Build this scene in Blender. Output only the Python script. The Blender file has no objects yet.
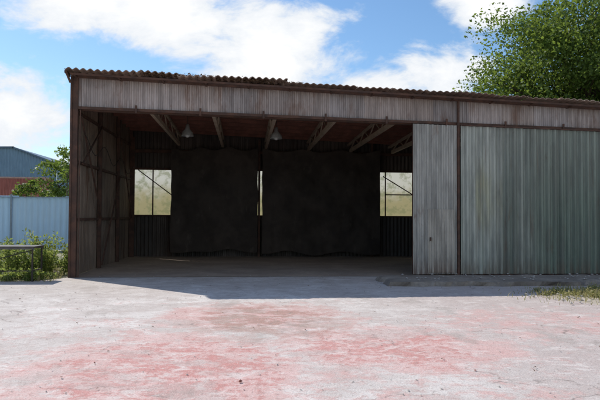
import bpy, math, random
import numpy as np
from mathutils import Vector, Matrix, noise as mnoise
random.seed(7); rng=np.random.default_rng(7)
S=bpy.context.scene
S.view_settings.view_transform='Standard'; S.view_settings.look='None'; S.view_settings.exposure=0

# ---------------------------------------------------------------- node helpers
class NT:
    def __init__(s,nt): s.nt=nt; s.n=nt.nodes; s.l=nt.links
    def add(s,t,**k):
        n=s.n.new(t)
        for a,b in k.items(): setattr(n,a,b)
        return n
    def put(s,sock,v):
        if isinstance(v,bpy.types.NodeSocket): s.l.new(v,sock)
        elif v is not None:
            if hasattr(sock.default_value,'__len__') and isinstance(v,(tuple,list)) and len(sock.default_value)==4 and len(v)==3: v=(*v,1)
            sock.default_value=v
    def math(s,op,a,b=None,c=None,clamp=False):
        n=s.add('ShaderNodeMath',operation=op,use_clamp=clamp)
        s.put(n.inputs[0],a)
        if b is not None: s.put(n.inputs[1],b)
        if c is not None: s.put(n.inputs[2],c)
        return n.outputs[0]
    def vm(s,op,a,b=None):
        n=s.add('ShaderNodeVectorMath',operation=op); s.put(n.inputs[0],a)
        if b is not None: s.put(n.inputs[1],b)
        return n
    def mr(s,v,a,b,c=0.0,d=1.0,smooth=True):
        n=s.add('ShaderNodeMapRange',interpolation_type='SMOOTHSTEP' if smooth else 'LINEAR')
        s.put(n.inputs[0],v)
        for i,x in enumerate((a,b,c,d)): n.inputs[i+1].default_value=x
        return n.outputs[0]
    def mix(s,f,a,b,bt='MIX'):
        n=s.add('ShaderNodeMix',data_type='RGBA',blend_type=bt)
        s.put(n.inputs[0],f); s.put(n.inputs[6],a); s.put(n.inputs[7],b); return n.outputs[2]
    def noise(s,vec,scale,detail=4,rough=.55,dist=0.0):
        n=s.add('ShaderNodeTexNoise'); s.put(n.inputs['Vector'],vec)
        n.inputs['Scale'].default_value=scale; n.inputs['Detail'].default_value=detail
        n.inputs['Roughness'].default_value=rough; n.inputs['Distortion'].default_value=dist
        return n.outputs['Fac']
    def mapping(s,vec,scale=(1,1,1),loc=(0,0,0)):
        n=s.add('ShaderNodeMapping'); s.put(n.inputs[0],vec); n.inputs['Scale'].default_value=scale; n.inputs['Location'].default_value=loc
        return n.outputs[0]
def newmat(name):
    m=bpy.data.materials.new(name); m.use_nodes=True; m.node_tree.nodes.clear()
    t=NT(m.node_tree); out=t.add('ShaderNodeOutputMaterial'); return m,t,out
def bsdf(t,out,col,rough=.8,metal=0.0,bump=None,bs=.3,bd=.01,spec=.5):
    p=t.add('ShaderNodeBsdfPrincipled'); t.put(p.inputs['Base Color'],col); t.put(p.inputs['Roughness'],rough); t.put(p.inputs['Metallic'],metal)
    p.inputs['Specular IOR Level'].default_value=spec
    if bump is not None:
        b=t.add('ShaderNodeBump'); b.inputs['Strength'].default_value=bs; b.inputs['Distance'].default_value=bd
        t.put(b.inputs['Height'],bump); t.l.new(b.outputs[0],p.inputs['Normal'])
    t.l.new(p.outputs[0],out.inputs[0]); return p
def geo(t): 
    return t.add('ShaderNodeNewGeometry').outputs['Position']
def simple(name,c1,c2,scale=3,rough=.8,metal=0,bump=.3,stretch=(1,1,1),spec=.4):
    m,t,out=newmat(name); P=t.mapping(geo(t),stretch)
    n=t.noise(P,scale,4,.6); f=t.mr(n,.35,.65); n2=t.noise(P,scale*9,3,.6)
    col=t.mix(f,c1,c2); col=t.mix(t.mr(n2,.3,.7,0,.4),col,tuple(x*.5 for x in c1))
    bsdf(t,out,col,rough,metal,n2,bump,.01,spec); return m

def sheetmat(name,c1,c2,rust,rustamt=.5,metal=.25,rough=.55,bottomz=None,extra=None,stk=.6):
    m,t,out=newmat(name); g=geo(t)
    at=t.add('ShaderNodeAttribute',attribute_name='tint')
    P=t.mapping(g,(1,1,.12)); streak=t.noise(P,7,4,.65); big=t.noise(g,.55,4,.6)
    col=t.mix(t.mr(big,.35,.65),c1,c2)
    if extra: col=extra(t,g,col)
    col=t.mix(t.mr(streak,.38,.7,0,stk),col,tuple(x*.42 for x in c1))
    P2=t.mapping(g,(1,1,.3)); rn=t.noise(P2,1.6,6,.68); rm=t.mr(rn,.66-.2*rustamt,.78-.15*rustamt,0,.8)
    col=t.mix(rm,col,rust)
    spots=t.noise(g,9,4,.7); col=t.mix(t.mr(spots,.62,.72,0,.6*rustamt),col,rust)
    if bottomz is not None:
        z=t.add('ShaderNodeSeparateXYZ'); t.put(z.inputs[0],g)
        bm=t.math('MULTIPLY',t.mr(z.outputs[2],bottomz+.6,bottomz),t.mr(streak,.35,.6))
        col=t.mix(t.math('MULTIPLY',bm,.75),col,rust)
    col=t.mix(1.0,col,at.outputs['Color'],'MULTIPLY')
    dent=t.noise(g,2.6,2,.5)
    bsdf(t,out,col,t.mr(streak,.3,.7,rough-.08,rough+.15),metal,dent,.5,.04)
    return m

# ---------------------------------------------------------------- mesh helpers
def obj(name,verts,faces,mat=None,parent=None,smooth=False):
    me=bpy.data.meshes.new(name); me.from_pydata([tuple(v) for v in verts],[],[tuple(f) for f in faces]); me.update()
    o=bpy.data.objects.new(name,me); S.collection.objects.link(o)
    if mat: me.materials.append(mat)
    if parent: o.parent=parent
    if smooth: me.polygons.foreach_set('use_smooth',[True]*len(me.polygons))
    return o
def empty(name):
    o=bpy.data.objects.new(name,None); S.collection.objects.link(o); return o
class MB:
    def __init__(s): s.v=[]; s.f=[]
    def box(s,x0,x1,y0,y1,z0,z1,z0b=None,z1b=None):
        if z0b is None: z0b=z0
        if z1b is None: z1b=z1
        b=len(s.v)
        s.v+=[(x0,y0,z0),(x1,y0,z0b),(x1,y1,z0b),(x0,y1,z0),(x0,y0,z1),(x1,y0,z1b),(x1,y1,z1b),(x0,y1,z1)]
        s.f+=[tuple(b+i for i in f) for f in ((0,3,2,1),(4,5,6,7),(0,1,5,4),(1,2,6,5),(2,3,7,6),(3,0,4,7))]
    def bar(s,p,q,w,h=None,up=(0,0,1)):
        h=h or w; p=Vector(p); q=Vector(q); d=(q-p).normalized(); u=Vector(up)
        if abs(d.dot(u))>.95: u=Vector((0,1,0))
        a=d.cross(u).normalized(); c=a.cross(d).normalized(); b=len(s.v)
        for e in (p,q):
            for i,j in ((-1,-1),(1,-1),(1,1),(-1,1)): s.v.append(tuple(e+a*i*w/2+c*j*h/2))
        s.f+=[tuple(b+i for i in f) for f in ((0,1,2,3),(7,6,5,4),(0,4,5,1),(1,5,6,2),(2,6,7,3),(3,7,4,0))]
    def tube(s,p,q,r0,r1=None,n=8,cap=True):
        r1=r0 if r1 is None else r1; p=Vector(p); q=Vector(q); d=(q-p).normalized()
        u=Vector((0,0,1)) if abs(d.z)<.9 else Vector((1,0,0)); a=d.cross(u).normalized(); c=a.cross(d); b=len(s.v)
        for e,r in ((p,r0),(q,r1)):
            for i in range(n):
                t=2*math.pi*i/n; s.v.append(tuple(e+(a*math.cos(t)+c*math.sin(t))*r))
        for i in range(n): s.f.append((b+i,b+(i+1)%n,b+n+(i+1)%n,b+n+i))
        if cap: s.f.append(tuple(b+i for i in range(n))[::-1]); s.f.append(tuple(b+n+i for i in range(n)))
    def lathe(s,c,prof,n=20):
        b=len(s.v)
        for r,z in prof:
            for i in range(n):
                t=2*math.pi*i/n; s.v.append((c[0]+r*math.cos(t),c[1]+r*math.sin(t),c[2]+z))
        for k in range(len(prof)-1):
            for i in range(n): s.f.append((b+k*n+i,b+k*n+(i+1)%n,b+(k+1)*n+(i+1)%n,b+(k+1)*n+i))
    def make(s,name,mat,parent=None,smooth=False): return obj(name,s.v,s.f,mat,parent,smooth)

def corrugated(name,o,d,length,zb,zt,pitch,amp,mat,parent,sheetw=1.0,seed=1,tv=.12,normal=None,rows=6,trap=True,jag=0.0,lift=.004):
    r=random.Random(seed); d=Vector(d).normalized(); nrm=Vector(normal) if normal else Vector((d.y,-d.x,0))
    V=[];F=[];T=[]
    u0=0
    while u0<length-1e-6:
        u1=min(length,u0+sheetw*(1+r.uniform(-.02,.02)))
        if length-u1<.15: u1=length
        n=max(2,int((u1+.04-u0)/pitch*8)); tint=1+r.uniform(-tv,tv); hue=r.uniform(-.03,.03)
        off=r.uniform(0,lift)+(lift if int(u0/sheetw)%2 else 0); jb=r.uniform(-jag,jag); b=len(V)
        bow=[r.uniform(-.008,.008) for _ in range(rows+1)]
        for j in range(rows+1):
            for i in range(n+1):
                u=min(u0+(u1+.03-u0)*i/n,length)
                ph=(u/pitch)%1.0
                if trap: w=max(-1,min(1,(abs(ph-.5)*4-1)*2.2))
                else: w=math.cos(ph*2*math.pi)
                z=zb(u)+jb+(zt(u)-zb(u)-jb)*j/rows
                p=Vector(o)+d*u+nrm*(w*amp+off+bow[j]); V.append((p.x,p.y,z)); T.append((tint+hue,tint,tint-hue,1))
        for j in range(rows):
            for i in range(n):
                a=b+j*(n+1)+i; F.append((a,a+1,a+n+2,a+n+1))
        u0=u1
    ob=obj(name,V,F,mat,parent)
    ca=ob.data.color_attributes.new('tint','FLOAT_COLOR','POINT'); ca.data.foreach_set('color',np.array(T,dtype=np.float32).ravel())
    return ob

# ---------------------------------------------------------------- materials
RUST=(.11,.055,.035)
def xyz(t,g):
    s=t.add('ShaderNodeSeparateXYZ'); t.put(s.inputs[0],g); return s.outputs
def doorextra(t,g,col):
    s=xyz(t,g)
    n=t.noise(t.mapping(g,(1,1,.3)),1.2,4,.6)
    x=t.math('ADD',s[0],t.math('MULTIPLY',t.math('SUBTRACT',n,.5),1.8))
    col=t.mix(t.math('MULTIPLY',t.mr(x,6.6,8.8,0,1),.85),col,(.135,.19,.15))
    band=t.noise(t.mapping(g,(1,1,.03)),2.6,2,.5)
    col=t.mix(t.mr(band,.49,.63,0,.65),col,(.10,.135,.11))
    zz=t.mr(s[2],1.2,3.9,0,.35); col=t.mix(zz,col,(.42,.42,.385))
    rs=t.mr(t.noise(t.mapping(g,(1,1,.05)),5,4,.7),.59,.69,0,.55); col=t.mix(rs,col,(.21,.15,.11))
    ym=t.math('MULTIPLY',t.mr(t.math('ABSOLUTE',t.math('SUBTRACT',x,6.65)),.0,.34,1,0),t.mr(t.math('ABSOLUTE',t.math('SUBTRACT',s[2],2.15)),.2,1.3,1,0))
    return t.mix(t.math('MULTIPLY',ym,.4),col,(.36,.33,.14))
M_fascia=sheetmat('fascia_sheet',(.44,.37,.345),(.35,.285,.26),(.19,.11,.08),.8)
M_door=sheetmat('door_sheet',(.44,.41,.365),(.35,.325,.29),(.17,.10,.07),.45,bottomz=0)
M_green=sheetmat('green_grey_sheet',(.39,.40,.355),(.31,.335,.295),(.16,.12,.085),.3,bottomz=0,extra=doorextra,stk=.5)
M_wall=sheetmat('wall_sheet',(.24,.175,.13),(.16,.115,.085),(.12,.06,.035),.7)
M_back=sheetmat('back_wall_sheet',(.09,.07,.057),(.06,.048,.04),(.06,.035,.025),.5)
M_roof=sheetmat('roof_sheet',(.38,.28,.22),(.27,.175,.13),(.16,.08,.05),.8,metal=0,rough=.85)
M_rust=simple('rusty_steel',(.13,.066,.045),(.07,.043,.034),4,.85,.1)
M_beam=simple('beam_paint',(.48,.37,.27),(.36,.27,.19),4,.8)
M_maroon=simple('maroon_purlin',(.23,.095,.065),(.15,.065,.046),3,.85)
M_dark=simple('dark_steel',(.04,.035,.03),(.06,.045,.035),5,.8)
M_bfence=sheetmat('blue_fence_sheet',(.52,.72,.90),(.48,.68,.87),(.38,.40,.42),.1,metal=0,rough=.6,stk=.12)
M_bwall=sheetmat('blue_grey_cladding',(.18,.29,.40),(.16,.26,.36),(.12,.13,.14),.1,metal=0,stk=.3)
M_cont=sheetmat('red_container_paint',(.40,.13,.105),(.31,.09,.07),(.12,.06,.04),.4,metal=0)
M_contf=simple('container_frame_paint',(.50,.34,.30),(.38,.22,.19),3,.7)
M_bark=simple('bark',(.10,.075,.05),(.06,.045,.035),6,.95)
M_lamp=simple('lamp_enamel',(.40,.41,.40),(.30,.30,.28),8,.45,.3)
M_glass,t,out=newmat('lamp_glass'); bsdf(t,out,(.5,.5,.48),.2)

def foliage_mat(name,cols,trans=.4,tc=(.16,.20,.03),dk=.5):
    m,t,out=newmat(name); gi=t.add('ShaderNodeNewGeometry')
    r=gi.outputs['Random Per Island']; cr=t.add('ShaderNodeValToRGB'); t.put(cr.inputs[0],r)
    e=cr.color_ramp.elements; e[0].color=(*cols[0],1); e[1].color=(*cols[-1],1)
    for i,c in enumerate(cols[1:-1]): x=e.new((i+1)/(len(cols)-1)); x.color=(*c,1)
    big=t.noise(gi.outputs['Position'],.5,2); col=t.mix(t.mr(big,.35,.65,0,dk),cr.outputs[0],tuple(x*.5 for x in cols[0]))
    d=t.add('ShaderNodeBsdfPrincipled'); t.put(d.inputs['Base Color'],col); d.inputs['Roughness'].default_value=.55; d.inputs['Specular IOR Level'].default_value=.3
    tr=t.add('ShaderNodeBsdfTranslucent'); t.put(tr.inputs[0],t.mix(.55,col,tc))
    mx=t.add('ShaderNodeMixShader'); mx.inputs[0].default_value=trans; t.l.new(d.outputs[0],mx.inputs[1]); t.l.new(tr.outputs[0],mx.inputs[2]); t.l.new(mx.outputs[0],out.inputs[0]); return m
M_leaf=foliage_mat('tree_leaves',[(.06,.105,.025),(.08,.14,.03),(.12,.19,.04),(.07,.12,.03)],.5,(.28,.36,.05),.3)
M_weed=foliage_mat('weed_leaves',[(.09,.16,.035),(.14,.21,.05),(.20,.25,.07),(.24,.23,.10)],.5,(.46,.54,.12),.15)
M_grass=foliage_mat('dry_grass',[(.16,.19,.05),(.24,.24,.09),(.36,.31,.16),(.42,.36,.21)],.4,(.50,.48,.18),.2)
M_dead=foliage_mat('dead_leaves',[(.13,.08,.045),(.20,.12,.07),(.09,.06,.04)],.1,(.2,.12,.05))

# ---------------------------------------------------------------- ground
def blob(t,X,Y,cx,cy,rx,ry):
    a=t.math('DIVIDE',t.math('SUBTRACT',X,cx),rx); b=t.math('DIVIDE',t.math('SUBTRACT',Y,cy),ry)
    d=t.math('SQRT',t.math('ADD',t.math('MULTIPLY',a,a),t.math('MULTIPLY',b,b)))
    return t.mr(d,.25,1.15,1,0)
m,t,out=newmat('dirt_grass_ground'); g=geo(t)
n=t.noise(g,.35,5,.6); n2=t.noise(g,6,5,.65)
c=t.mix(t.mr(n,.4,.6),(.18,.19,.09),(.38,.33,.26)); c=t.mix(t.mr(n2,.35,.7,0,.6),c,(.12,.13,.06))
bsdf(t,out,c,.95,0,n2,.8,.05); M_ground=m

m,t,out=newmat('worn_painted_concrete'); g=geo(t); X,Y,Z=xyz(t,g)
n1=t.noise(g,.45,5,.62,.3); n2=t.noise(g,2.3,6,.68,.4); n3=t.noise(g,11,5,.75); n4=t.noise(g,55,2,.7); nb=t.noise(t.mapping(g,(1,1,1),(13,5,0)),.8,6,.68,.6)
c=t.mix(t.mr(n1,.38,.62),(.60,.555,.53),(.50,.445,.42))
c=t.mix(t.mr(n2,.46,.62,0,.55),c,(.42,.365,.34))
c=t.mix(t.mr(nb,.52,.62,0,.7),c,(.70,.665,.64))
rm=t.mr(t.math('ADD',X,t.math('MULTIPLY',n1,3.0)),3.3,6.0)
c=t.mix(t.math('MULTIPLY',rm,.7),c,(.44,.365,.345))
lm=t.mr(t.math('ADD',X,t.math('MULTIPLY',n1,-2.0)),-3.6,-5.4)
c=t.mix(t.math('MULTIPLY',lm,.5),c,(.46,.42,.395))
reg=t.math('MAXIMUM',blob(t,X,Y,-.8,6.6,2.6,3.2),t.math('MAXIMUM',blob(t,X,Y,1.7,7.6,2.4,2.2),t.math('MAXIMUM',blob(t,X,Y,.2,10.0,2.4,2.2),t.math('MULTIPLY',blob(t,X,Y,4.6,9.2,3.2,2.2),.65))))
reg=t.math('MAXIMUM',reg,t.math('MULTIPLY',blob(t,X,Y,0,6,7,8),.5))
pn=t.math('ADD',t.math('MULTIPLY',n2,.6),t.math('ADD',t.math('MULTIPLY',nb,.45),t.math('MULTIPLY',n3,.45)))
pk=t.mr(t.math('ADD',pn,t.math('MULTIPLY',reg,.34)),.87,1.02,0,1)
c=t.mix(t.math('MULTIPLY',pk,.7),c,(.60,.355,.33))
rd=t.mr(t.math('ADD',t.math('ADD',t.math('MULTIPLY',n2,.55),t.math('MULTIPLY',n3,.55)),t.math('MULTIPLY',reg,.36)),.86,.94,0,1)
c=t.mix(t.math('MULTIPLY',rd,.68),c,(.50,.185,.165))
sc=t.noise(t.mapping(g,(1,1.5,1),(4,2,0)),2.6,6,.75,.5); c=t.mix(t.mr(sc,.53,.60,0,.55),c,(.66,.61,.58))
# trodden dusty grey film over parts of the paint
df=t.noise(t.mapping(g,(.8,1.0,1),(9,1,0)),1.1,6,.7,.4); c=t.mix(t.mr(df,.50,.60,0,.5),c,(.47,.41,.385))
st=t.math('MULTIPLY',blob(t,X,Y,.35,9.7,1.5,2.1),t.mr(n2,.40,.58))
c=t.mix(t.math('MULTIPLY',st,.7),c,(.33,.235,.19))
stn=t.mr(t.noise(t.mapping(g,(1,.6,1),(3,9,0)),.9,5,.65),.57,.67,0,.5); c=t.mix(stn,c,(.31,.27,.245))
dn=t.math('MULTIPLY',t.mr(Y,11.5,16.2),t.mr(n2,.3,.6)); c=t.mix(t.math('MULTIPLY',dn,.5),c,(.42,.37,.32))
c=t.mix(t.mr(n3,.50,.68,0,.5),c,(.33,.275,.25)); c=t.mix(t.mr(n4,.56,.72,0,.6),c,(.25,.21,.19)); c=t.mix(t.mr(n4,.42,.26,0,.5),c,(.78,.74,.71))
v=t.add('ShaderNodeTexVoronoi',feature='DISTANCE_TO_EDGE')
nn=t.add('ShaderNodeTexNoise'); t.put(nn.inputs[0],g); nn.inputs['Scale'].default_value=1.7; nn.inputs['Detail'].default_value=4
off=t.vm('SCALE',nn.outputs['Color']); off.inputs['Scale'].default_value=1.0
t.put(v.inputs['Vector'],t.mapping(t.vm('ADD',g,off.outputs[0]).outputs[0],(1,1,0),(2,4.2,0))); v.inputs['Scale'].default_value=.27
ck=t.math('MULTIPLY',t.mr(v.outputs['Distance'],0,.004,1,0),t.mr(n2,.40,.58,0,.75))
c=t.mix(ck,c,(.22,.18,.165))
h=t.math('ADD',t.math('MULTIPLY',n3,.7),t.math('MULTIPLY',n4,.35))
bsdf(t,out,c,.85,0,h,.8,.02,.3); M_yard=m
M_floor=simple('hangar_floor_concrete',(.44,.35,.28),(.33,.26,.21),.9,.8)
M_slab=simple('dirty_slab',(.22,.185,.155),(.33,.285,.24),1.6,.95,0,.8)
M_gravel=simple('gravel_dirt',(.50,.44,.37),(.38,.33,.27),3,.95,0,1.0)

obj('ground',[(-500,-200,-.008),(500,-200,-.008),(500,900,-.008),(-500,900,-.008)],[(0,1,2,3)],M_ground)
pts=[]
def wob(p,q,n,a):
    for i in range(n):
        s=i/n; x=p[0]+(q[0]-p[0])*s; y=p[1]+(q[1]-p[1])*s
        pts.append((x+a*mnoise.noise(Vector((x*1.3,y*1.3,3))),y+a*mnoise.noise(Vector((x*1.3,y*1.3,8))),-.004+0))
wob((-16,-12),(18,-12),6,.2); wob((18,-12),(18,16.38),12,.3)
pts.append((12.6,16.38,-.004)); pts.append((-4.5,16.38,-.004))
wob((-4.9,15.9),(-16,14.2),60,.35); wob((-16,14.2),(-16,-12),12,.3)
obj('concrete_yard',pts,[tuple(range(len(pts)))],M_yard)
def patch(name,cx,cy,rx,ry,mat,sd,h=.03):
    V=[(cx,cy,h)];F=[];N=64;R=7
    for k in range(1,R+1):
        for i in range(N):
            a=2*math.pi*i/N; rr=(1+.45*mnoise.noise(Vector((math.cos(a)*1.6,math.sin(a)*1.6,sd)))+.15*mnoise.noise(Vector((math.cos(a)*6,math.sin(a)*6,sd))))*k/R
            V.append((cx+rx*rr*math.cos(a),cy+ry*rr*math.sin(a),-.006 if k==R else h*(1-(k/R)**2)+.012*mnoise.noise(Vector((k*1.3,i*.4,sd)))))
    for i in range(N): F.append((0,1+i,1+(i+1)%N))
    for k in range(R-1):
        for i in range(N): F.append((1+k*N+i,1+(k+1)*N+i,1+(k+1)*N+(i+1)%N,1+k*N+(i+1)%N))
    return obj(name,V,F,mat,None,True)
patch('gravel_patch',7.8,11.9,1.9,1.4,M_gravel,4)

# ---------------------------------------------------------------- hangar
H=empty('metal_hangar'); XL,XR,YF,YB=-4.42,12.5,16.4,24.5
zr=lambda x,y=YF: 5.20-.0386*(x-XL)-.03*(y-YF)
zl=lambda x: 4.31-.0234*(x-XL)
obj('floor',[(XL,YF-.02,.003),(XR,YF-.02,.003),(XR,YB,.003),(XL,YB,.003)],[(0,1,2,3)],M_floor,H)
corrugated('fascia',(XL,YF,0),(1,0,0),XR-XL,lambda u:zl(XL+u)+.07,lambda u:zr(XL+u)-.02,.115,.014,M_fascia,H,.95,3,.14,rows=3,jag=.012)
mb=MB(); mb.box(XL+.02,XR,YF-.075,YF-.025,zl(XL)+.02,zl(XL)+.09,zl(XR)+.02,zl(XR)+.09)
mb.box(XL+.02,XR,YF+.05,YF+.20,zl(XL)-.0,zl(XL)+.14,zl(XR)-.0,zl(XR)+.14)
for x in np.arange(XL+1.6,XR,1.65):
    mb.box(x-.025,x+.025,YF-.11,YF-.078,zl(x)-.03,zl(x)+.17)
mb.make('door_rail',M_rust,H)
mb=MB(); mb.box(XL,XR,YF-.14,YF-.08,zr(XL)-.07,zr(XL)-.01,zr(XR)-.07,zr(XR)-.01); mb.box(XL,XR,YF-.36,YF-.33,zr(XL)-.05,zr(XL)+.0,zr(XR)-.05,zr(XR)+.0)
for x in np.arange(XL+.1,XR,1.1): mb.bar((x,YF-.34,zr(x)-.04),(x,YF+.1,zr(x)-.05),.05,.05)
mb.make('eaves_timber',M_rust,H)
mb=MB()
mb.box(XL-.0,XL+.13,YF-.09,YF+.02,0,zr(XL)-.02); mb.box(XL-.05,XL-.002,YF-.12,YF+.10,0,zr(XL)-.02)
mb.box(5.71,5.77,YF-.16,YF-.10,0,zr(5.7)-.06)
mb.make('front_posts',M_rust,H)
mb=MB(); mb.bar((XL-.10,YF-.40,zr(XL)+.02),(XL-.10,YF-.05,zr(XL)-.02),.06); mb.tube((XL-.10,YF-.38,zr(XL)+.03),(XL-.03,YF-.2,zr(XL)-.22),.03)
mb.tube((XL+.19,YF-.06,.0),(XL+.19,YF-.06,zl(XL)+.0),.016,n=6)
mb.make('corner_bracket',M_rust,H)
D0,D1=4.50,5.70
corrugated('sliding_door',(D0,YF-.10,0),(1,0,0),D1-D0,lambda u:.06,lambda u:zl(D0+u)+.0,.135,.018,M_door,H,1.25,8,.05)
mb=MB(); y0,y1=YF-.075,YF-.03
mb.box(D0-.01,D0+.03,y0,y1,.05,zl(D0)); mb.box(D0+.03,D1,y0,y1,.05,.12); mb.box(D0+.03,D1,y0,y1,zl(D0)-.08,zl(D0)-.01)
y0=YF-.16
mb.box(4.95,4.975,y0-.03,y0,.95,1.05)
mb.make('door_frame',M_rust,H)
corrugated('wicket_door',(4.90,YF-.145,0),(1,0,0),.72,lambda u:.10,lambda u:1.80,.135,.018,M_door,H,1,11,.04)
corrugated('green_door',(5.80,YF-.13,0),(1,0,0),XR-5.80,lambda u:.06,lambda u:zl(5.8+u)-.01,.19,.028,M_green,H,1.0,21,.14,lift=.008)
mb=MB(); mb.box(5.78,XR,YF-.085,YF-.05,zl(5.78)-.06,zl(5.78)-.0,zl(XR)-.06,zl(XR)-.0); mb.box(5.78,XR,YF-.085,YF-.045,.03,.10)
mb.box(5.78,XR,YF-.20,YF-.18,zl(5.78)-.01,zl(5.78)+.02,zl(XR)-.01,zl(XR)+.02)
for z in (1.35,2.75): mb.box(5.80,XR,YF-.09,YF-.05,z,z+.05)
mb.make('green_door_frame',M_rust,H)
corrugated('left_wall',(XL,YB,0),(0,-1,0),YB-YF,lambda u:0,lambda u:zr(XL,YB-u),.15,.014,M_wall,H,.9,5,.2,normal=(-1,0,0))
corrugated('right_wall',(XR,YF,0),(0,1,0),YB-YF,lambda u:0,lambda u:zr(XR,YF+u),.15,.014,M_wall,H,.9,6,.12)
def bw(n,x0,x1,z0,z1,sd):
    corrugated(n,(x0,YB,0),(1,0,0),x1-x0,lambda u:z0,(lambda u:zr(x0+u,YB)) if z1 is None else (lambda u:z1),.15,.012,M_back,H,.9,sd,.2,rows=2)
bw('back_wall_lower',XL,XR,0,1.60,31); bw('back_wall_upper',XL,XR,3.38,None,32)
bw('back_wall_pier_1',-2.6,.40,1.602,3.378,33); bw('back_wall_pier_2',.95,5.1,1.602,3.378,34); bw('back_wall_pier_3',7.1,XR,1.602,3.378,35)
m,t,out=newmat('dusty_pane'); g=geo(t); n=t.noise(g,2.5,5,.6); X,Y,Z=xyz(t,g)
low=t.mr(t.math('ADD',Z,t.math('MULTIPLY',n,1.2)),3.7,2.7)
c=t.mix(low,(.74,.72,.64),(.46,.40,.22))
c=t.mix(t.mr(t.noise(g,3.5,5,.65),.47,.62,0,.6),c,(.26,.28,.14))
tr=t.add('ShaderNodeBsdfTranslucent'); t.put(tr.inputs[0],c); df=t.add('ShaderNodeBsdfDiffuse'); t.put(df.inputs[0],c)
m1=t.add('ShaderNodeMixShader'); m1.inputs[0].default_value=.4; t.l.new(tr.outputs[0],m1.inputs[1]); t.l.new(df.outputs[0],m1.inputs[2]); t.l.new(m1.outputs[0],out.inputs[0]); M_pane=m
for i,(a,b) in enumerate(((XL,-2.6),(.40,.95),(5.1,7.1))):
    obj('window_pane_%d'%(i+1),[(a,YB+.03,1.55),(b,YB+.03,1.55),(b,YB+.03,3.42),(a,YB+.03,3.42)],[(0,1,2,3)],M_pane,H)
mb=MB()
for x in (-3.55,-2.62,.42,.93,5.12,5.62,7.1): mb.box(x-.022,x+.022,YB-.06,YB-.02,1.6,3.38)
mb.box(5.62,7.1,YB-.06,YB-.02,2.45,2.49)
mb.box(XL,XR,YB-.12,YB-.065,1.56,1.62); mb.box(XL,XR,YB-.12,YB-.065,3.36,3.44)
mb.bar((-4.1,YB-.14,3.35),(-2.7,YB-.14,2.3),.035); mb.bar((5.5,YB-.14,3.2),(7.0,YB-.14,2.3),.035)
mb.box(XL,XR,YB-.22,YB-.13,4.02,4.14)
for x in (-4.25,.56,5.02): mb.box(x-.04,x+.04,YB-.34,YB-.225,0,4.6)
xi=XL+.03
for y in (19.1,21.8,24.2): mb.box(xi,xi+.10,y-.05,y+.05,0,4.9)
for z in (1.45,2.95,4.25): mb.box(xi,xi+.05,YF+.05,YB-.25,z,z+.07)
for (p,q) in (((YF+.2,4.2),(19.05,1.5)),((19.15,.1),(21.75,2.9)),((21.85,4.2),(24.1,1.5)),((19.05,4.25),(16.8,2.95))): mb.bar((xi+.12,p[0],p[1]),(xi+.12,q[0],q[1]),.04)
mb.make('wall_frames',M_rust,H)
# slack cable on the left wall
mb=MB(); prev=None
for i in range(25):
    s=i/24; y=YF+.3+s*7.4; z=3.75-.42*math.sin(s*math.pi*3)**2-.3*s; p=(xi+.17,y,z)
    if prev: mb.tube(prev,p,.011,n=5,cap=False)
    prev=p
mb.make('cable',M_dark,H)
mb=MB()
for y in np.arange(YF+.35,YB-.1,.72): mb.box(XL+.05,XR,y-.04,y+.04,zr(XL,y)-.15,zr(XL,y)-.035,zr(XR,y)-.15,zr(XR,y)-.035)
mb.make('purlins',M_maroon,H)
mb=MB()
for x in np.arange(-2.5,XR,1.65):
    zt_f,zt_b=zr(x,YF)-.20,zr(x,YB)-.20; zb=zl(x)+.10
    mb.bar((x,YF+.1,zt_f),(x,YB-.05,zt_b),.07,.08)
    mb.bar((x,YF+.22,zb),(x,YB-.65,zb-.05),.09,.12)
    ys=np.linspace(YF+.3,YB-.7,9)
    for i in range(8):
        a,b=(zb,zt_f-.02*i) if i%2==0 else (zt_f-.03*i,zb); mb.bar((x,ys[i],a),(x,ys[i+1],b),.035)
mb.make('roof_trusses',M_beam,H)
r=random.Random(4); V=[];F=[];T=[]; x=XL-.12
while x<XR+.1:
    w=.93; n=int(w/.177*8); yo=YF-.42+r.uniform(-.08,.06); lift=.005+r.uniform(0,.035)+(.06 if -3.6<x<.9 and r.random()<.6 else 0); tl=r.uniform(-.045,.045); tint=1+r.uniform(-.25,.2); b=len(V); rows=8; am=.026 if x<1 else .018
    for j in range(rows+1):
        y=yo+(YB+.3-yo)*j/rows
        for i in range(n+1):
            u=i/n*(w+.05); V.append((x+u,y,zr(x+u,y)+.045+lift*(1-j/rows)+am*math.cos(2*math.pi*(x+u)/.177)+tl*(u/w-.5)+ .004*(int(x*3)%2))); T.append((tint,tint,tint,1))
    for j in range(rows):
        for i in range(n): a=b+j*(n+1)+i; F.append((a,a+1,a+n+2,a+n+1))
    x+=w
ro=obj('roof',V,F,M_roof,H); ca=ro.data.color_attributes.new('tint','FLOAT_COLOR','POINT'); ca.data.foreach_set('color',np.array(T,dtype=np.float32).ravel())
sm=ro.modifiers.new('thick','SOLIDIFY'); sm.thickness=.016; sm.offset=1

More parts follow.
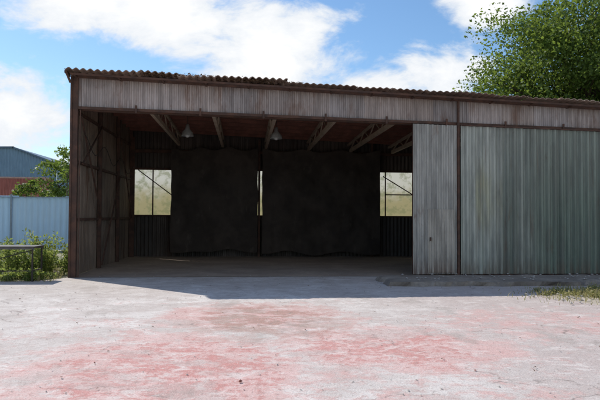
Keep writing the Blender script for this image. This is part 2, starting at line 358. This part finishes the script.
# ---------------------------------------------------------------- tarpaulins
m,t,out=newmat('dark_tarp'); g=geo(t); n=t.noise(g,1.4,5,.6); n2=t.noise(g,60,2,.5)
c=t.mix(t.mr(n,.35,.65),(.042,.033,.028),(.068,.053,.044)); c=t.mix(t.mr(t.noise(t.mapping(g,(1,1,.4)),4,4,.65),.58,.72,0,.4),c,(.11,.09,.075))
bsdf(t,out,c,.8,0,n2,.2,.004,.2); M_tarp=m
def tarp(x0,x1,z0,z1,sd):
    V=[];F=[]; nx=120; nz=60
    for j in range(nz+1):
        v=j/nz
        for i in range(nx+1):
            u=i/nx; x=x0+(x1-x0)*u
            sag=.13*abs(math.sin(u*math.pi*3))**1.3*v**3 + .05*mnoise.noise(Vector((x*.6,sd,0)))
            z=z0+(z1-z0)*v-sag+(1-v)*.16*mnoise.noise(Vector((x*.9,sd+5,0)))
            fold=.02*math.sin(x*7+6*mnoise.noise(Vector((x*.8,z*.5,sd))))*(.35+.65*(1-v))+.20*mnoise.noise(Vector((x*.7+z*.5,z*.65,sd+2)))+.05*mnoise.noise(Vector((x*2.7,z*2.4,sd)))+.015*mnoise.noise(Vector((x*7,z*7,sd)))
            V.append((x+.04*mnoise.noise(Vector((z*1.5,sd,u*2))),YB-.62+fold,z))
    for j in range(nz):
        for i in range(nx): a=j*(nx+1)+i; F.append((a,a+1,a+nx+2,a+nx+1))
    return obj('tarpaulin',V,F,M_tarp,None,True)
tarp(-2.80,.50,.22,4.22,3); tarp(.67,5.28,.16,4.19,9)

# ---------------------------------------------------------------- pendant lamps
def pend(x,y,z):
    e=empty('pendant_lamp'); mb=MB(); mb.tube((x,y,z+.3),(x,y,zr(x,y)-.12),.012,n=6); mb.make('rod',M_dark,e)
    mb=MB(); mb.lathe((x,y,z),[(.0,.33),(.05,.33),(.07,.2),(.09,.17),(.17,.08),(.19,-.02),(.195,-.04),(.18,-.03),(.15,.06),(.05,.12)]); mb.make('shade',M_lamp,e,True)
    mb=MB(); mb.lathe((x,y,z-.02),[(.0,-.06),(.05,-.045),(.075,0),(.05,.06),(.03,.12)],12); mb.make('bulb',M_glass,e,True)
pend(-1.80,19.6,4.12); pend(.98,19.6,4.08)

# ---------------------------------------------------------------- slab in front of the doors
V=[];F=[]; nx,ny=90,10
x0,x1,ya,yb=3.3,12.4,14.0,15.75
for j in range(ny+1):
    for i in range(nx+1):
        u,v=i/nx,j/ny; x=x0+(x1-x0)*u; e=.22*mnoise.noise(Vector((x*1.6,j*.4,2)))+.08*mnoise.noise(Vector((x*6,j*.4,2)))
        y=ya+(yb-ya)*v+e*(1 if j<ny/2 else .4); y-=.15*u if j<5 else 0
        if j==1: y=V[i-(nx+1)][1]+.04
        edge=min(j,ny-j,i,nx-i); z=-.012 if edge==0 else (.10 if edge==1 else .115)+.02*mnoise.noise(Vector((x*2,y*3,1)))
        V.append((x+ (.15*mnoise.noise(Vector((y*3,1,1))) if i<3 else 0),y,z))
for j in range(ny):
    for i in range(nx): a=j*(nx+1)+i; F.append((a,a+1,a+nx+2,a+nx+1))
obj('concrete_slab',V,F,M_slab)

# ---------------------------------------------------------------- leaf meshes
def leaves(name,cent,size,mat,parent=None,flat=0.0,asp=.6,down=0.0):
    n=len(cent); nrm=rng.normal(size=(n,3)); nrm[:,2]+=flat; nrm/=np.linalg.norm(nrm,axis=1)[:,None]
    a=rng.normal(size=(n,3)); a-=nrm*(a*nrm).sum(1)[:,None]; a/=np.linalg.norm(a,axis=1)[:,None]; b=np.cross(nrm,a)
    s=(size*rng.uniform(.6,1.3,n))[:,None]
    v=np.stack([cent-a*s,cent-b*s*asp+nrm*s*.15,cent+a*s,cent+b*s*asp+nrm*s*.15],1).reshape(-1,3)
    me=bpy.data.meshes.new(name); me.vertices.add(4*n); me.vertices.foreach_set('co',v.ravel())
    me.loops.add(4*n); me.loops.foreach_set('vertex_index',np.arange(4*n)); me.polygons.add(n)
    me.polygons.foreach_set('loop_start',np.arange(n)*4); me.polygons.foreach_set('loop_total',np.full(n,4)); me.update(); me.validate()
    me.materials.append(mat); o=bpy.data.objects.new(name,me); S.collection.objects.link(o)
    if parent: o.parent=parent
    return o
def tree(name,base,crown_c,crown_r,nclu,per,lsize,seed,trunk=.3,cs=(.08,.15)):
    r=random.Random(seed); e=empty(name); mb=MB(); base=Vector(base); C=Vector(crown_c)
    top=Vector((base.x,base.y,C.z-crown_r[2]*.35)); prev=base; k=5
    for i in range(k):
        q=base.lerp(top,(i+1)/k)+Vector((r.uniform(-.15,.15),r.uniform(-.15,.15),0))*trunk*2; mb.tube(prev,q,trunk*(1-.1*i),trunk*(1-.1*(i+1)),10); prev=q
    P=[]
    for c in range(nclu):
        while True:
            d=Vector((r.gauss(0,1),r.gauss(0,1),r.gauss(0,1))).normalized()
            rad=r.uniform(.3,1)**.55*(.84+.38*mnoise.noise(d*2.4+Vector((seed,0,0))))
            if d.z*rad>-.75: break
        p=C+Vector((d.x*crown_r[0],d.y*crown_r[1],d.z*crown_r[2]))*rad
        if c%3==0:
            m_=prev.lerp(p,.5)+Vector((0,0,-.3)); mb.tube(prev,m_,trunk*.32,trunk*.16,6,False); mb.tube(m_,p,trunk*.16,trunk*.04,5,False)
        sz=crown_r[0]*r.uniform(*cs); k=int(per*r.uniform(.6,1.4))
        g=rng.normal(size=(k,3)); ln=np.linalg.norm(g,axis=1)[:,None]; g=g/ln*np.minimum(ln,1.9)*np.array([sz,sz,sz*.5])
        g[:,2]-=.25*(g[:,0]**2+g[:,1]**2)/sz; P.append(g+np.array(p))
    mb.make('trunk_and_limbs',M_bark,e,True); leaves('crown',np.concatenate(P),lsize,M_leaf,e,.8)
    return e
tree('deciduous_tree',(18.6,33,0),(18.9,33,9.3),(6.3,5,5.8),330,230,.10,3,.35)
tree('deciduous_tree',(27,38,0),(27,38,9),(5,5,5),110,120,.18,5,.35)
tree('small_tree',(-9.6,33,0),(-9.6,33,3.5),(1.3,1.2,1.3),30,60,.085,8,.08,(.12,.2))
tree('small_tree',(-8.6,31,0),(-8.5,31,4.2),(.75,.6,1.8),16,34,.07,9,.04,(.12,.2))
tree('small_tree',(-11.8,35,0),(-11.6,35,2.8),(1.2,1,.9),24,55,.085,12,.07,(.12,.2))
tree('shrub',(-3.6,28,0),(-3.6,28,1.6),(1.6,1,1.2),26,60,.09,13,.05)
tree('shrub',(6.6,28.5,0),(6.6,28.5,1.5),(2.0,1,1.1),26,60,.09,14,.05)

def weedpatch(name,plants,mat,lsz,seed):
    r=random.Random(seed); P=[]; mb=MB(); e=empty(name)
    for (x,y,h) in plants:
        ns=r.randint(4,7)
        for s in range(ns):
            d=Vector((r.uniform(-.35,.35),r.uniform(-.35,.35),1)).normalized(); L=h*r.uniform(.6,1.05); b=Vector((x+r.uniform(-.06,.06),y+r.uniform(-.06,.06),-.01)); tip=b+d*L
            mb.tube(b,tip,.006,.002,4,False); n=int(14+L*26)
            for k in range(n):
                q=b.lerp(tip,r.uniform(.12,1)); P.append((q.x+r.gauss(0,.045),q.y+r.gauss(0,.045),max(.02,q.z+r.gauss(0,.03))))
    mb.make('stems',M_weed,e); leaves('leaves',np.array(P),lsz,mat,e,.8,.45)
r=random.Random(5); pl=[]
for i in range(60):
    x=r.uniform(-8.5,-4.95); y=r.uniform(16.4,20.5); pl.append((x,y,r.uniform(.35,.95)*(1.0 if r.random()<.7 else .6)))
for i in range(14): pl.append((r.gauss(-5.8,.45),r.uniform(16.6,17.6),r.uniform(.9,1.3)))
for i in range(30): x=r.uniform(-7,-4.8); pl.append((x,15.5+r.uniform(0,.9),r.uniform(.12,.32)))
weedpatch('weeds',pl,M_weed,.05,3)
pl=[(r.gauss(7.6,.6),r.gauss(12.2,.4),r.uniform(.06,.17)) for i in range(75)]+[(r.uniform(6.6,10.4),r.uniform(11.6,13.4),r.uniform(.05,.12)) for i in range(45)]
weedpatch('weeds',pl,M_grass,.025,4)
def blades(name,pts,h,mat):
    n=len(pts); a=rng.uniform(0,6.28,n); hh=h*rng.uniform(.4,1.3,n); w=.006*rng.uniform(.7,1.5,n); ln=rng.normal(size=(n,2))*hh[:,None]*.4
    p=np.array(pts); d=np.stack([np.cos(a)*w,np.sin(a)*w,np.zeros(n)],1); z=np.full((n,1),-.01)
    p=np.hstack([p,z]); m_=p+np.hstack([ln*.35,(hh*.6)[:,None]]); tp=p+np.hstack([ln,hh[:,None]])
    v=np.stack([p-d,p+d,m_+d*.8,tp,m_-d*.8],1).reshape(-1,3); f=[tuple(range(5*i,5*i+5)) for i in range(n)]
    return obj(name,v,f,mat)
G=[]
for i in range(5500):
    x=r.uniform(-9.5,-4.6); y=r.uniform(15.3,21)
    if mnoise.noise(Vector((x*1.1,y*1.1,0)))>-.15: G.append((x,y))
for i in range(2800): G.append((r.gauss(7.7,.8),r.gauss(12.1,.55)))
blades('grass',G,.12,M_grass)
P=[]
for i in range(1300):
    x=r.choice([r.gauss(-2.2,.3),r.gauss(-1.2,.35),r.gauss(.2,.3),r.uniform(-3,1.5)]); y=YF-.36+abs(r.gauss(0,.15)); P.append((x,y,zr(x,y)+.08+abs(r.gauss(0,.03))))
leaves('leaf_litter',np.array(P),.03,M_dead,None,2)
P=[(r.uniform(-5,9),r.uniform(5,16),.012) for i in range(110)]+[(r.gauss(7,2.5),r.gauss(14.2,.5),.03) for i in range(160)]
leaves('fallen_leaves',np.array(P),.02,M_dead,None,5)
def pebbles(name,specs,mat):
    V=[];F=[]; r=random.Random(9)
    base=[(0,0,1),(1,0,.1),(.3,.95,0),(-.8,.6,.1),(-.8,-.6,0),(.3,-.95,.1),(0,0,-.6)]
    for (x,y,s,z0) in specs:
        b=len(V); a=r.uniform(0,6.28)
        for p in base:
            q=[c*s*r.uniform(.7,1.25) for c in p]; V.append((x+q[0]*math.cos(a)-q[1]*math.sin(a),y+q[0]*math.sin(a)+q[1]*math.cos(a),z0+s*.35+q[2]*.6))
        for k in range(5): F.append((b,b+1+k,b+1+(k+1)%5)); F.append((b+6,b+1+(k+1)%5,b+1+k))
    return obj(name,V,F,mat)
sp=[(r.uniform(-6,9),5+11*r.random()**1.2,r.uniform(.004,.013),0) for i in range(600)]
sp+=[(r.gauss(7.6,.8),r.gauss(11.5,.55),r.uniform(.012,.05),0.01) for i in range(220)]
sp+=[(r.uniform(3.5,11),r.uniform(14.1,15.6),r.uniform(.01,.04),.115) for i in range(120)]
sp+=[(r.uniform(-4,4),r.uniform(15.5,17),r.uniform(.008,.02),0) for i in range(60)]
pebbles('rubble',sp,simple('rubble_stone',(.50,.47,.43),(.36,.32,.29),6,.9))
pebbles('brick_piece',[(-.03,6.02,.028,0),(2.4,6.3,.016,0),(-1.6,6.9,.014,0)],simple('brick_red',(.30,.10,.07),(.22,.08,.06),6,.9))

# ---------------------------------------------------------------- blue fence
E=empty('blue_metal_fence')
corrugated('sheets',(-32,28.6,0),(1,0,0),27.4,lambda u:.03,lambda u:2.42+.03*math.sin(int(u/2)*2.1),.25,.014,M_bfence,E,2.0,41,.05,rows=3)
mb=MB()
for x in np.arange(-31.1,-4.6,2.6): mb.box(x-.035,x+.035,28.46,28.53,0,2.5)
mb.box(-32,-4.6,28.5,28.56,2.36,2.40); mb.make('posts',simple('fence_post_paint',(.30,.38,.46),(.24,.30,.36),5,.7),E)

# ---------------------------------------------------------------- containers, warehouse
def container(x,y,z,L=6.06):
    e=empty('shipping_container'); corrugated('side',(x,y,0),(1,0,0),L,lambda u:z+.15,lambda u:z+2.45,.28,.03,M_cont,e,8,int(z*3+x)%9,.05,rows=1)
    corrugated('end_wall',(x+L,y,0),(0,1,0),2.44,lambda u:z+.15,lambda u:z+2.45,.28,.03,M_cont,e,8,5,.05,rows=1)
    mb=MB(); mb.box(x,x+L,y-.03,y+.08,z,z+.16); mb.box(x,x+L,y-.03,y+.08,z+2.44,z+2.59); mb.box(x-.02,x+.1,y-.05,y+.1,z+.161,z+2.439); mb.box(x+L-.1,x+L+.02,y-.05,y+.1,z+.161,z+2.439)
    mb.box(x,x+L,y+.09,y+2.44,z+2.5,z+2.58); mb.box(x+L-.1,x+L,y+2.34,y+2.44,z,z+2.49); mb.box(x,x+.03,y+.1,y+2.44,z+.1,z+2.49); mb.make('frame',M_contf,e)
for k,zz in enumerate((0,2.6)):
    container(-25.0+.0,61,zz); container(-31.3,61,zz)
W=empty('blue_warehouse')
y=77; xa,xb,zc=-44,-22.6,7.7; xr=-27.6; zrg=9.6
gx=lambda x: zrg-(x-xr)*(zrg-zc)/(xb-xr) if x>xr else zrg-(xr-x)*(zrg-zc)/(16.4)*.15
corrugated('gable',(xa,y,0),(1,0,0),xb-xa,lambda u:0,lambda u:gx(xa+u),.35,.03,M_bwall,W,2.0,51,.05,rows=2)
corrugated('side',(xb,y,0),(0,1,0),30,lambda u:0,lambda u:zc,.35,.03,M_bwall,W,2.0,52,.05,rows=2)
mb=MB(); mb.bar((xr-.1,y-.15,gx(xr)+.08),(xb+.3,y-.15,zc-.02),.3,.16); mb.bar((xa,y-.15,gx(xa)+.08),(xr,y-.15,gx(xr)+.08),.3,.16)
b=len(mb.v); mb.v+=[(xr,y-.1,zrg+.1),(xb+.3,y-.1,zc+.05),(xb+.3,y+30,zc+.05),(xr,y+30,zrg+.1),(xa,y-.1,gx(xa)+.1),(xa,y+30,gx(xa)+.1)]; mb.f+=[(b,b+1,b+2,b+3),(b+4,b,b+3,b+5)]
mb.make('roof',simple('roof_blue',(.13,.20,.28),(.11,.17,.24),2,.6),W)

# ---------------------------------------------------------------- metal table (left)
E=empty('metal_table'); mb=MB(); x0,x1,y0,y1,zt=-7.2,-5.0,15.35,16.15,.84
mb.box(x0,x1,y0,y1,zt-.015,zt); mb.box(x0+.02,x1-.02,y0+.02,y0+.05,zt-.075,zt-.018); mb.box(x0+.02,x1-.02,y1-.05,y1-.02,zt-.075,zt-.018)
mb.make('top',simple('table_steel',(.14,.13,.12),(.09,.08,.075),5,.6,.3),E)
mb=MB()
for x in (x0+.06,x1-.06):
    for yy in (y0+.06,y1-.06): mb.bar((x,yy,0),(x,yy,zt-.076),.035)
    mb.bar((x,y0+.085,.25),(x,y1-.085,.25),.03)
mb.bar((x0+.09,y0+.06,.25),(x1-.09,y0+.06,.25),.025); mb.bar((x0+.1,y0+.1,.2),(x1-.1,y0+.1,zt-.1),.02)
mb.make('legs',M_dark,E)

# ---------------------------------------------------------------- world + sun
sd=Vector((-4.0,4.0,5.38)).normalized(); el=math.asin(sd.z)
w=bpy.data.worlds.new("World"); S.world=w; w.use_nodes=True; w.node_tree.nodes.clear(); t=NT(w.node_tree)
sky=t.add('ShaderNodeTexSky',sky_type='NISHITA'); sky.sun_disc=False; sky.sun_elevation=el; sky.sun_rotation=math.atan2(sd.x,sd.y)%(2*math.pi); sky.air_density=1.0; sky.dust_density=.4; sky.ozone_density=1.8
D=t.add('ShaderNodeTexCoord').outputs['Generated']; Dn=t.vm('NORMALIZE',D).outputs[0]
blobs=[((-.13,1.01,.31),.12),((-.27,1.02,.35),.09),((.04,1.0,.26),.13),((.10,.99,.30),.06),((.33,.974,.225),.09),((.40,.969,.35),.06),((-.37,1.03,.15),.12),((.22,.98,.18),.09),((.1,-.9,.4),.5),((.9,-.2,.5),.5),((-.9,-.2,.3),.4)]
acc=None
for c,rad in blobs:
    cn=Vector(c).normalized()
    dd=t.vm('DISTANCE',t.mapping(Dn,(1,1,1.5)),(cn.x,cn.y,cn.z*1.5)).outputs['Value']
    b=t.mr(dd,0,rad*1.5,1,0,False); acc=b if acc is None else t.math('MAXIMUM',acc,b)
Pm=t.mapping(Dn,(1,1,1.9))
n1=t.noise(Pm,7,7,.62,.25); n2=t.noise(t.mapping(Dn,(1,1,2.6)),3,3,.5,.4)
f=t.math('ADD',t.math('MULTIPLY',acc,.60),t.math('ADD',t.math('MULTIPLY',n1,1.15),t.math('MULTIPLY',n2,.3)))
cl=t.mr(f,.88,1.12,0,1)
z=xyz(t,Dn)[2]; haze=t.mr(z,.0,.26,.35,.0)
cl=t.math('MAXIMUM',cl,haze)
ccol=t.mix(t.mr(f,1.0,1.35),(6.7,7.05,7.5),(8.5,8.5,8.5))
skyc=t.mix(1.0,sky.outputs[0],(.84,1.03,1.16),'MULTIPLY')
bg=t.add('ShaderNodeBackground'); t.put(bg.inputs[0],t.mix(cl,skyc,ccol)); bg.inputs[1].default_value=.125
o=t.add('ShaderNodeOutputWorld'); t.l.new(bg.outputs[0],o.inputs[0])
L=bpy.data.lights.new('sun','SUN'); L.energy=4.8; L.angle=math.radians(.5); L.color=(1,.945,.86); lo=bpy.data.objects.new('sun',L); S.collection.objects.link(lo)
lo.rotation_euler=(-sd).to_track_quat('-Z','Y').to_euler()

# ---------------------------------------------------------------- camera
cam=bpy.data.cameras.new('camera'); cam.lens=37.2; cam.sensor_width=36; cam.clip_end=3000; co=bpy.data.objects.new('camera',cam); S.collection.objects.link(co)
co.matrix_world=Matrix.Translation((0,0,1.6))@Matrix.Rotation(math.radians(-5.1),4,'Z')@Matrix.Rotation(math.radians(91.48),4,'X')@Matrix.Rotation(math.radians(.29),4,'Z')
S.camera=co
